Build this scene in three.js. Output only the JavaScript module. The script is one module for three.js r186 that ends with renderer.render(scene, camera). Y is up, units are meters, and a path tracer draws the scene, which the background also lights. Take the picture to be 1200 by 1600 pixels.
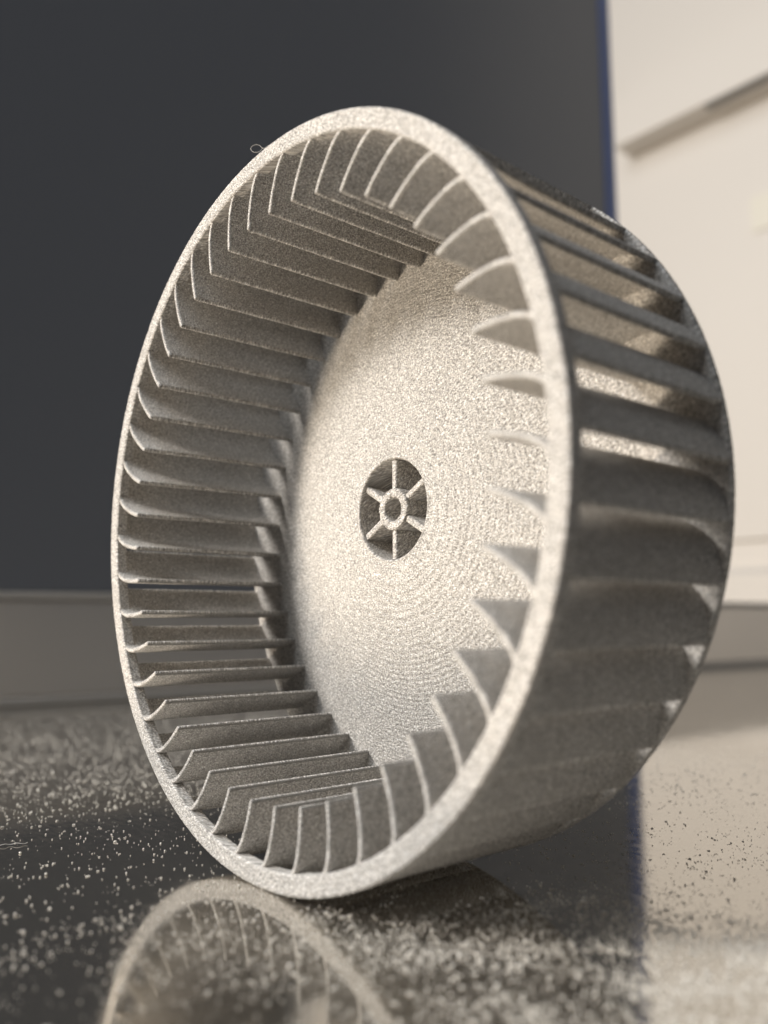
import * as THREE from 'three';
import { RoundedBoxGeometry } from 'three/addons/geometries/RoundedBoxGeometry.js';
import { RectAreaLightUniformsLib } from 'three/addons/lights/RectAreaLightUniformsLib.js';
import { mergeGeometries } from 'three/addons/utils/BufferGeometryUtils.js';
import { ImprovedNoise } from 'three/addons/math/ImprovedNoise.js';

// ---------------------------------------------------------------- camera, light, exposure
const R = 0.06;                                   // outer radius of the wheel, metres
const scene = new THREE.Scene();
const camera = new THREE.PerspectiveCamera(62.2313, 0.75, 0.005, 20);
{
  const right = new THREE.Vector3(0.650599, -0.00447, -0.759409), up = new THREE.Vector3(0.099986, 0.991782, 0.079822), back = new THREE.Vector3(0.752811, -0.127863, 0.645699);
  camera.quaternion.setFromRotationMatrix(new THREE.Matrix4().makeBasis(right, up, back));
  camera.position.set(1.90659 * R, (1 - 0.335234) * R, 1.215013 * R);
  camera.focus = 2.56 * R;                        // the middle of the wheel is sharp
  camera.userData.fStop = 11.6;
}
scene.add(camera);
scene.background = new THREE.Color().setRGB(0.034, 0.038, 0.046);   // dim, slightly cool room

RectAreaLightUniformsLib.init();
const KEY_DIR = new THREE.Vector3(-0.43, 0.58, 1).normalize(), KEY_DIST = 3.2, KEY_SIZE = 0.8;
const LOW_DIR = new THREE.Vector3(-0.52, -0.46, 1).normalize();   // a weaker warm lamp below the table's height
const TOP_DIR = new THREE.Vector3(-0.14, 0.85, 0.55).normalize();        // a wide cool one overhead
const renderer = new THREE.WebGLRenderer({ antialias: true });
renderer.toneMapping = THREE.LinearToneMapping;
renderer.toneMappingExposure = 1;
renderer.shadowMap.enabled = true;
renderer.setSize(768, 1024);

// ---------------------------------------------------------------- helpers
let seed = 12345;
const rnd = () => { seed = (seed + 0x6D2B79F5) | 0; let t = Math.imul(seed ^ (seed >>> 15), 1 | seed); t = (t + Math.imul(t ^ (t >>> 7), 61 | t)) ^ t; return ((t ^ (t >>> 14)) >>> 0) / 4294967296; };
const perlin = new ImprovedNoise();
const fbm = (x, y, z = 0.37) => 0.6 * perlin.noise(x, y, z) + 0.3 * perlin.noise(2.1 * x, 2.1 * y, z + 5.1) + 0.15 * perlin.noise(4.3 * x, 4.3 * y, z + 9.7);
const smooth = (a, b, x) => { const t = Math.min(1, Math.max(0, (x - a) / (b - a))); return t * t * (3 - 2 * t); };
const numbers = {};
function named(name) { const n = numbers[name] = (numbers[name] ?? -1) + 1; return n ? `${name}_${String(n).padStart(3, '0')}` : name; }
function tag(o, label, category, kind) { o.userData.label = label; o.userData.category = category; if (kind) o.userData.kind = kind; return o; }
function mesh(name, geometry, material, parent = scene) {
  const m = new THREE.Mesh(geometry, material); m.name = named(name); m.castShadow = m.receiveShadow = true; parent.add(m); return m;
}
function thing(name, label, category, kind) { const g = new THREE.Group(); g.name = named(name); scene.add(g); return tag(g, label, category, kind); }
// A grid of points (rows x columns) as an indexed surface; wrap closes the columns.
function grid(points, rows, cols, wrap, uvOf, flip) {
  const index = [], wide = cols, at = (i, j) => i * wide + (wrap ? j % cols : j);
  for (let i = 0; i < rows - 1; i++) for (let j = 0; j < (wrap ? cols : cols - 1); j++) {
    const a = at(i, j), b = at(i, j + 1), c = at(i + 1, j), d = at(i + 1, j + 1);
    if (flip) index.push(a, c, b, b, c, d); else index.push(a, b, c, b, d, c);
  }
  const g = new THREE.BufferGeometry();
  g.setAttribute('position', new THREE.BufferAttribute(points, 3));
  const n = points.length / 3, uv = new Float32Array(n * 2);
  for (let k = 0; k < n; k++) { const [u, v] = uvOf(points[3 * k], points[3 * k + 1], points[3 * k + 2], k); uv[2 * k] = u; uv[2 * k + 1] = v; }
  g.setAttribute('uv', new THREE.BufferAttribute(uv, 2));
  g.setIndex(index); g.computeVertexNormals();
  return g;
}
const oblique = (x, y, z) => [x + 0.5 * z, y + 0.7 * z];     // uv in metres for surfaces that turn every way

// ---------------------------------------------------------------- textures
function noiseField(n, blur, s) {
  seed = s;
  let a = new Float32Array(n * n); for (let i = 0; i < n * n; i++) a[i] = rnd() - 0.5;
  for (let p = 0; p < blur; p++) {
    const b = new Float32Array(n * n);
    for (let y = 0; y < n; y++) for (let x = 0; x < n; x++) { let t = 0; for (let dy = -1; dy <= 1; dy++) for (let dx = -1; dx <= 1; dx++) t += a[((y + dy + n) % n) * n + (x + dx + n) % n] * (dx && dy ? 1 : dx || dy ? 2 : 4); b[y * n + x] = t / 16; }
    a = b;
  }
  let m = 0, v = 0; for (const x of a) m += x; m /= n * n; for (const x of a) v += (x - m) ** 2; v = Math.sqrt(v / (n * n));
  return a.map((x) => (x - m) / v);
}
function dataTexture(n, fill, srgb, metres) {
  const d = new Uint8Array(n * n * 4);
  for (let i = 0; i < n * n; i++) { const c = fill(i); for (let k = 0; k < 3; k++) d[4 * i + k] = Math.max(0, Math.min(255, Math.round(255 * (typeof c === 'number' ? c : c[k])))); d[4 * i + 3] = 255; }
  const t = new THREE.DataTexture(d, n, n); t.wrapS = t.wrapT = THREE.RepeatWrapping; t.magFilter = THREE.LinearFilter; t.minFilter = THREE.LinearMipmapLinearFilter; t.generateMipmaps = true;
  if (srgb) t.colorSpace = THREE.SRGBColorSpace; t.repeat.set(1 / metres, 1 / metres); t.needsUpdate = true; return t;
}
const toSrgb = (l) => (l <= 0.0031308 ? 12.92 * l : 1.055 * Math.pow(Math.min(1, l), 1 / 2.4) - 0.055);
const N = 512, fine = noiseField(N, 1, 11), grainField = noiseField(N, 0, 13);
// sintered grey nylon: light and dark grains about 0.15 mm across, 58 mm per repeat
const nylonMap = (r, g, b) => dataTexture(N, (i) => { const k = Math.exp(0.6 * grainField[i]) * 0.85; return [toSrgb(r * k), toSrgb(g * k), toSrgb(b * k)]; }, true, 0.058);
const nylonBump = dataTexture(N, (i) => 0.5 + 0.17 * grainField[i], false, 0.058);
const nylon = new THREE.MeshStandardMaterial({ name: 'sintered_nylon', map: nylonMap(0.54, 0.512, 0.475), bumpMap: nylonBump, bumpScale: 0.0003, roughness: 0.85 });
// polished dark steel with wipe marks in its gloss
const wipeA = noiseField(N, 2, 21), wipeB = noiseField(N, 6, 22);
const steelRough = dataTexture(N, (i) => { const x = i % N, y = (i / N) | 0; let s = 0; for (let k = -10; k <= 10; k++) s += wipeA[y * N + (x + k + N) % N]; return 0.09 + 0.006 * s / 3 + 0.012 * wipeB[i]; }, false, 0.12);
const steel = new THREE.MeshStandardMaterial({ name: 'polished_steel', color: new THREE.Color().setRGB(0.56, 0.525, 0.47), metalness: 0.95, roughness: 1, roughnessMap: steelRough });
const paintNoise = dataTexture(256, (i) => 0.5 + 0.12 * fine[(i % 256) + ((i / 256) | 0) * N], false, 0.05);
const whitePaint = new THREE.MeshStandardMaterial({ name: 'white_paint', color: new THREE.Color().setRGB(0.62, 0.585, 0.54), roughness: 0.55, bumpMap: paintNoise, bumpScale: 0.0001 });
const greyPaint = new THREE.MeshStandardMaterial({ name: 'grey_paint', color: new THREE.Color().setRGB(0.92, 0.86, 0.79), metalness: 0.6, roughness: 0.32, bumpMap: paintNoise, bumpScale: 0.0001 });
const paleTrim = new THREE.MeshStandardMaterial({ name: 'pale_trim', color: new THREE.Color().setRGB(0.6, 0.565, 0.52), roughness: 0.45 });
const darkPanel = new THREE.MeshStandardMaterial({ name: 'dark_panel', color: new THREE.Color().setRGB(0.225, 0.234, 0.255), roughness: 0.26, bumpMap: paintNoise, bumpScale: 0.00005 });
const bluePlastic = new THREE.MeshStandardMaterial({ name: 'blue_plastic', color: new THREE.Color().setRGB(0.15, 0.21, 0.45), roughness: 0.4 });
const darkSlot = new THREE.MeshStandardMaterial({ name: 'dark_slot', color: new THREE.Color().setRGB(0.2, 0.19, 0.18), roughness: 0.7 });

// ---------------------------------------------------------------- table, rail, panel, wall
const uvMetres = (g) => { const p = g.attributes.position, nn = g.attributes.normal, uv = g.attributes.uv; for (let i = 0; i < p.count; i++) { const ax = Math.abs(nn.getX(i)), ay = Math.abs(nn.getY(i)), az = Math.abs(nn.getZ(i)); if (ay > ax && ay > az) uv.setXY(i, p.getX(i), p.getZ(i)); else if (ax > az) uv.setXY(i, p.getZ(i), p.getY(i)); else uv.setXY(i, p.getX(i), p.getY(i)); } return g; };
function block(x0, x1, y0, y1, z0, z1, r = 0.0015) { const g = new RoundedBoxGeometry((x1 - x0) * R, (y1 - y0) * R, (z1 - z0) * R, 3, r); g.translate((x0 + x1) / 2 * R, (y0 + y1) / 2 * R, (z0 + z1) / 2 * R); return uvMetres(g); }

const table = mesh('table_top', block(-5.75, 7, -0.5, 0, -19, 0.86), steel);
table.name = 'table_top'; tag(table, 'polished dark steel table top dusted with pale powder, under the blower wheel', 'table', 'structure');

const RAIL_TURN = Math.atan2(0.11, 1);
const rail = thing('back_rail', 'low grey rail along the far edge of the steel table', 'rail');
rail.position.set(-5.3 * R, 0, -1 * R); rail.rotation.y = -RAIL_TURN;
// in the rail's own axes -z runs along it to the right of the picture, +x faces the table
mesh('rail_body', block(-0.4, 0, 0.07, 0.85, -18, 5), greyPaint, rail);
mesh('seal_strip', block(-0.38, 0.03, 0.0, 0.067, -18, 5, 0.0008), paleTrim, rail);
mesh('top_trim', block(-0.41, 0.012, 0.853, 0.92, -18, 5, 0.0008), paleTrim, rail);

const screen = thing('dark_panel', 'tall dark grey panel with a blue edge standing behind the blower wheel', 'panel');
screen.position.copy(rail.position); screen.rotation.y = -RAIL_TURN;
mesh('panel_sheet', block(-0.32, -0.12, 0.923, 13.5, -7.53, 5.2), darkPanel, screen);
mesh('edge_strip', block(-0.33, -0.1, 0.923, 13.5, -7.74, -7.533, 0.0008), bluePlastic, screen);

const wall = thing('white_wall', 'cream white cabinet wall with a projecting ledge, far right behind the wheel', 'wall', 'structure');
mesh('wall_face', block(-30, 15, 2.7, 34, -21, -20), whitePaint, wall);
mesh('lower_band', block(-30, 15, 1.853, 2.697, -21.2, -20.12), whitePaint, wall);
mesh('bottom_ledge', block(-30, 15, -6, 1.85, -21.2, -19.7), whitePaint, wall);
mesh('ledge', block(-11.39, 4, 14.43, 15.85, -19.997, -19.16, 0.002), whitePaint, wall);
mesh('plate', block(-7.85, -6.6, 10.75, 11.7, -19.997, -19.95, 0.0005), new THREE.MeshStandardMaterial({ name: 'cream_plate', color: new THREE.Color().setRGB(0.64, 0.61, 0.53), roughness: 0.5 }), wall);
mesh('slot', block(-8.6, 4, 14.38, 14.427, -19.5, -19.2, 0.0005), darkSlot, wall);

// ---------------------------------------------------------------- the blower wheel
const wheel = thing('blower_wheel', 'grainy grey sintered blower wheel with 45 curved blades standing on its rim', 'blower wheel');
wheel.position.set(0, R, 0);
const BLADES = 45, FIRST = THREE.MathUtils.degToRad(50.128), PLATE_Z = -0.582;

// a turned surface with grainy skin: profile = [r, z] in wheel radii, resampled to steps of `step`
function turned(profile, step, around, grain, s, shape, uvOf = oblique) {
  seed = s;
  const pts = [];
  for (let i = 0; i < profile.length - 1; i++) { const [r0, z0] = profile[i], [r1, z1] = profile[i + 1], n = Math.max(1, Math.round(Math.hypot(r1 - r0, z1 - z0) / step)); for (let k = 0; k < n; k++) pts.push([r0 + (r1 - r0) * k / n, z0 + (z1 - z0) * k / n]); }
  pts.push(profile.at(-1));
  const p = new Float32Array(pts.length * around * 3);
  pts.forEach(([r, z], i) => {
    for (let j = 0; j < around; j++) {
      const a = 2 * Math.PI * j / around, o = (i * around + j) * 3, zz = shape ? shape(r, z) : z, g = grain * Math.min(1, r * 3);
      const rr = i === 0 || i === pts.length - 1 ? r : r + g * (rnd() - 0.5);
      p[o] = R * rr * Math.cos(a); p[o + 1] = R * rr * Math.sin(a); p[o + 2] = R * (zz + grain * (rnd() - 0.5));
    }
  });
  if (profile[0][0] === profile.at(-1)[0] && profile[0][1] === profile.at(-1)[1]) p.copyWithin((pts.length - 1) * around * 3, 0, around * 3);
  return grid(p, pts.length, around, true, uvOf, true);
}
// front ring
const bevel = 0.0035, IN = 0.948, DEEP = -0.038;
mesh('front_ring', turned([[IN, -bevel], [IN + bevel, 0], [1 - bevel, 0], [1, -bevel], [1, DEEP + bevel], [1 - bevel, DEEP], [IN + bevel, DEEP], [IN, DEEP + bevel], [IN, -bevel]], 0.0052, 1150, 0.0011, 31, null, (x, y, z) => [x + 0.9 * z, y]), nylon, wheel);

// back plate: hub cup, stepped dome, flat annulus, outer edge, back
const HUB = 0.153, HUB_Z = -0.45, FOOT = 0.815;
const domeZ = (r) => { const u = Math.min(1, Math.max(0, (FOOT - r) / (FOOT - HUB))), g = 0.4 * u + 0.6 * Math.sin(u * Math.PI / 2); return PLATE_Z + (HUB_Z - PLATE_Z) * g; };
const STEP = 0.0034;
const stepped = (z) => { const n = z / STEP, f = Math.floor(n), t = n - f; return STEP * (f + 0.15 * t + 0.85 * smooth(0.3, 0.6, t)); };
const dome = []; for (let r = HUB + 0.006; r < FOOT; r += 0.004) dome.push([r, domeZ(r)]);
const plateProfile = [[0.0001, -0.82], [HUB, -0.82], [HUB, HUB_Z - 0.004], [HUB + 0.003, HUB_Z], ...dome, [FOOT, PLATE_Z], [0.992, PLATE_Z], [0.997, PLATE_Z - 0.005], [0.997, -0.6], [0.992, -0.606], [0.18, -0.606], [0.175, -0.84], [0.0001, -0.84]];
mesh('back_plate', turned(plateProfile, 0.0053, 1150, 0.001, 32, (r, z) => (r > HUB + 0.004 && r < FOOT - 0.01 && z > PLATE_Z ? stepped(z) : z)), nylon, wheel);

// hub ring with six spokes across the cup
const hub = mesh('hub_ring', turned([[0.036, -0.815], [0.036, -0.459], [0.04, -0.454], [0.06, -0.454], [0.064, -0.459], [0.064, -0.815]], 0.004, 110, 0.006, 33), nylon, wheel);
for (let k = 0; k < 6; k++) {
  const a = Math.PI / 2 + k * Math.PI / 3, g = new RoundedBoxGeometry(0.096 * R, 0.0215 * R, 0.13 * R, 3, 0.0004);
  g.translate(0.107 * R, 0, -0.525 * R); g.rotateZ(a);
  const p = g.attributes.position, uv = g.attributes.uv; for (let i = 0; i < p.count; i++) { uv.setXY(i, ...oblique(p.getX(i), p.getY(i), p.getZ(i))); const w = perlin.noise(p.getX(i) * 2600, p.getY(i) * 2600, p.getZ(i) * 2600 + k) * 0.0035 * R; p.setXYZ(i, p.getX(i) + w, p.getY(i) - w, p.getZ(i) + w); }
  mesh('spoke', g, nylon, wheel);
}

// one blade: a curved strip from its inner tip (r 0.80) to its nearly tangential outer edge (r 0.99)
const bladeCurve = new THREE.CatmullRomCurve3([[0.801, 0.05], [0.836, -0.5], [0.872, -1.2], [0.905, -2.0], [0.928, -2.75], [0.948, -3.75], [0.966, -5.1], [0.979, -6.8], [0.99, -9]].map(([r, d]) => { const a = THREE.MathUtils.degToRad(d); return new THREE.Vector3(r * Math.cos(a), r * Math.sin(a), 0); }));
function bladeGeometry(s) {
  seed = s;
  const n = 40, half = 0.0072, front = -0.0042, rear = -0.588, rows = 112, c = bladeCurve.getSpacedPoints(n), loop = [];
  const normal = c.map((p, i) => { const t = c[Math.min(n, i + 1)].clone().sub(c[Math.max(0, i - 1)]).normalize(); return new THREE.Vector3(-t.y, t.x, 0); });
  const along = (i) => c[Math.min(n, i + 1)].clone().sub(c[Math.max(0, i - 1)]).normalize();
  for (let i = 0; i <= n; i++) loop.push([c[i], normal[i], 1, 0]);
  for (const w of [0.85, 0.3, -0.3, -0.85]) loop.push([c[n], normal[n], w, 0.9]);
  for (let i = n; i >= 0; i--) loop.push([c[i], normal[i], -1, 0]);
  for (const w of [-0.5, 0.5]) loop.push([c[0], normal[0], w, -0.8]);
  const m = loop.length, p = new Float32Array(rows * m * 3), ends = [along(0), along(n)], arc = [0];
  for (let i = 1; i < m; i++) arc.push(arc[i - 1] + loop[i][0].distanceTo(loop[i - 1][0]) + 0.002);
  for (let k = 0; k < rows; k++) {
    const z = k === 0 ? front : front - 0.003 + (rear - front + 0.003) * (k - 1) / (rows - 2), thin = k === 0 ? 0.55 : 1;
    loop.forEach(([q, nv, w, e], j) => {
      const g = 0.0013, o = (k * m + j) * 3, h = half * thin * w + g * (rnd() - 0.5) * Math.sign(w), l = half * e * thin + (e ? g * (rnd() - 0.5) : 0), t = e < 0 ? ends[0] : ends[1];
      p[o] = R * (q.x + nv.x * h + t.x * l); p[o + 1] = R * (q.y + nv.y * h + t.y * l); p[o + 2] = R * (z + g * 0.7 * (rnd() - 0.5));
    });
  }
  const body = grid(p, rows, m, true, (x, y, z, k) => [arc[k % m] * R + s * 0.013, z], true);
  // front end
  const contour = []; for (let j = 0; j < m; j++) contour.push(new THREE.Vector2(p[3 * j], p[3 * j + 1]));
  const faces = THREE.ShapeUtils.triangulateShape(contour, []), cap = new THREE.BufferGeometry();
  cap.setAttribute('position', new THREE.BufferAttribute(p.slice(0, m * 3), 3));
  const uv = new Float32Array(m * 2); for (let j = 0; j < m; j++) { uv[2 * j] = p[3 * j]; uv[2 * j + 1] = p[3 * j + 1]; }
  cap.setAttribute('uv', new THREE.BufferAttribute(uv, 2)); cap.setIndex(faces.flat()); cap.computeVertexNormals();
  return mergeGeometries([body, cap]);
}
const bladeKinds = [41, 42, 43, 44].map(bladeGeometry);
for (let k = 0; k < BLADES; k++) { const b = mesh('blade', bladeKinds[(k * 7 + (k >> 2)) % 4], nylon, wheel); b.rotation.z = FIRST + k * 2 * Math.PI / BLADES; }

// ---------------------------------------------------------------- powder on the table
{
  seed = 77;
  const grains = [];
  const density = (x, z) => {                       // grains per square millimetre, x and z in wheel radii
    const n = fbm(x * 2.2 + 3, z * 2.2), n2 = fbm(x * 7, z * 7 + 4), streak = fbm(x * 9 + z * 3, (z - x * 0.4) * 2.5 + 8);
    let d = 0.06 + 0.07 * (1 - smooth(-0.1, 0.2, x)) + 0.16 * Math.max(0, n2 + 0.15);
    d += 0.2 * smooth(-3.9, -2.4, x) * (1 - smooth(-1.5, -1.0, x)) * (0.75 + 1.8 * Math.max(0, n + 0.2));
    const frontEdge = x - 0.05 + 0.2 * Math.max(0, z);
    d += 1.5 * smooth(-0.12, 0.15, frontEdge) * smooth(-0.35, 0.1, z) * (1 - 0.8 * smooth(0.35, 0.6, z) * smooth(-0.05, 0.15, x)) * (0.12 + 2.6 * Math.max(0, n * 0.7 + n2 * 0.7 + 0.08));
    d += 3.2 * smooth(0.32, 0.6, x + 0.1 * z) * smooth(-0.85, -0.45, z) * (1 - smooth(-0.1, 0.25, z)) * (0.35 + 1.8 * Math.max(0, n2 + 0.2));
    d += 7 * smooth(0.8, 1.1, x + 0.15 * n2) * smooth(-0.95, -0.5, z - 0.25 * n) * (1 - smooth(-0.25, 0.1, z)) * (0.3 + 2.2 * Math.max(0, n2 * 0.9 + n * 0.6 + 0.2));
    d += 0.16 * smooth(-2.4, -1.6, z) * (1 - smooth(-0.9, -0.6, z)) * smooth(-0.3, 0.1, x) * Math.max(0, streak + 0.1) * 4;
    return d;
  };
  const MAXD = 24, x0 = -4.6, x1 = 1.75, z0 = -3.2, z1 = 0.85, area = (x1 - x0) * (z1 - z0) * R * R * 1e6;
  const trials = Math.round(area * MAXD);
  const D = [];                                    // density on a coarse lattice, so that the noise is not looked up for every trial
  const nx = 320, nz = 240; for (let j = 0; j < nz; j++) for (let i = 0; i < nx; i++) D.push(density(x0 + (x1 - x0) * (i + 0.5) / nx, z0 + (z1 - z0) * (j + 0.5) / nz));
  for (let t = 0; t < trials; t++) {
    const u = rnd(), v = rnd(), d = D[Math.floor(v * nz) * nx + Math.floor(u * nx)];
    const x = x0 + (x1 - x0) * u, z = z0 + (z1 - z0) * v;
    if (rnd() * MAXD > d * (x > 0.1 ? 1.3 : 1.15)) continue;
    if (Math.hypot(x - 1.90659, z - 1.215) < 0.5) continue;
    const size = (x < -1.1 ? 0.00003 : 0) + 0.00005 + (x > 0.3 && z < -0.6 ? 0.00005 : x > 0.1 ? 0.00009 : 0.00012) * Math.pow(rnd(), 2.4) + (rnd() < 0.04 ? 0.00012 * rnd() : 0), clump = rnd() < 0.2 ? 1 + Math.floor(rnd() * rnd() * 8) : 0;
    grains.push([x * R, z * R, size]);
    for (let c = 0; c < clump; c++) grains.push([x * R + (rnd() - 0.5) * 0.0006, z * R + (rnd() - 0.5) * 0.0006, size * (0.6 + 0.5 * rnd())]);
  }
  const g = new THREE.IcosahedronGeometry(1, 0), mat = new THREE.MeshStandardMaterial({ name: 'powder_grain', color: new THREE.Color().setRGB(0.84, 0.8, 0.73), roughness: 0.8 });
  const powder = new THREE.InstancedMesh(g, mat, grains.length), m = new THREE.Matrix4(), q = new THREE.Quaternion(), e = new THREE.Euler();
  grains.forEach(([x, z, s], i) => { e.set(rnd() * 6, rnd() * 6, rnd() * 6); q.setFromEuler(e); m.compose(new THREE.Vector3(x, s * 0.75, z), q, new THREE.Vector3(s * (0.8 + 0.5 * rnd()), s * (0.75 + 0.4 * rnd()), s)); powder.setMatrixAt(i, m); });
  powder.name = 'powder'; powder.castShadow = powder.receiveShadow = true; scene.add(powder);
  tag(powder, 'pale grains of sintering powder scattered over the steel table', 'powder', 'stuff');
  console.log('grains', grains.length);
}

// ---------------------------------------------------------------- stray fibres
const fibreMat = new THREE.MeshStandardMaterial({ name: 'fibre', color: new THREE.Color().setRGB(0.7, 0.68, 0.64), roughness: 0.7 });
{
  const a = THREE.MathUtils.degToRad(92), base = new THREE.Vector3(Math.cos(a) * 1.0, Math.sin(a) * 1.0, -0.01), out = new THREE.Vector3(-0.65, 0.0, 0.76).normalize(), up = new THREE.Vector3(0, 1, 0);
  const at = (u, v) => base.clone().addScaledVector(out, 0.55 * u - 0.01).addScaledVector(up, 0.6 * v + 0.004).multiplyScalar(R).add(new THREE.Vector3(0, R, 0));
  const pts = [at(-0.012, 0.004), at(0.004, 0.02), at(0.02, 0.008), at(0.032, 0.006), at(0.05, 0.022), at(0.075, 0.024), at(0.094, 0.008), at(0.085, -0.01), at(0.06, -0.014), at(0.042, -0.004), at(0.028, 0.008), at(0.016, 0.002)];
  tag(mesh('fibre', new THREE.TubeGeometry(new THREE.CatmullRomCurve3(pts), 90, 0.0007 * R, 6), fibreMat), 'tiny looped fibre clinging to the top left of the wheel rim', 'fibre');
  const line = []; for (let i = 0; i <= 8; i++) line.push(new THREE.Vector3((-0.86 + 0.004 * i + 0.004 * Math.sin(i * 1.3)) * R, (0.003 + 0.004 * Math.sin(i * 0.9) ** 2) * R, (0.375 - 0.01 * i) * R));
  tag(mesh('fibre', new THREE.TubeGeometry(new THREE.CatmullRomCurve3(line), 60, 0.0009 * R, 6), fibreMat), 'thin pale thread lying on the table at the left edge', 'fibre');
}

// ---------------------------------------------------------------- three lamps, far out of the picture
function lampPanel(label, dir, size, distance, color, strength, glow = 6) {
  const lamp = thing('lamp_panel', label, 'lamp'), aim = new THREE.Vector3(0, R, 0);
  lamp.position.copy(dir).multiplyScalar(distance).add(aim);
  lamp.lookAt(aim);
  mesh('housing', new RoundedBoxGeometry(size + 0.06, size + 0.06, 0.08, 3, 0.01).translate(0, 0, -0.05), paleTrim, lamp);
  mesh('lamp_glow', new THREE.PlaneGeometry(size, size), new THREE.MeshStandardMaterial({ name: 'lamp_glow', color: 0x222222, emissive: new THREE.Color().setRGB(...color), emissiveIntensity: glow }), lamp);
  const light = new THREE.RectAreaLight(new THREE.Color().setRGB(...color), strength, size, size);
  light.position.copy(lamp.position).addScaledVector(dir, -0.01); light.lookAt(aim);
  scene.add(light);
}
lampPanel('square bright lamp panel high to the front left, out of frame', KEY_DIR, KEY_SIZE, KEY_DIST, [1, 0.95, 0.895], 47);
lampPanel('square dimmer warm lamp panel below table height, out of frame', LOW_DIR, 0.5, 2.5, [1, 0.85, 0.67], 60);
lampPanel('wide soft cool lamp panel overhead in front, out of frame', TOP_DIR, 1.7, 2.4, [0.93, 0.965, 1], 2.5, 1.5);

renderer.render(scene, camera);
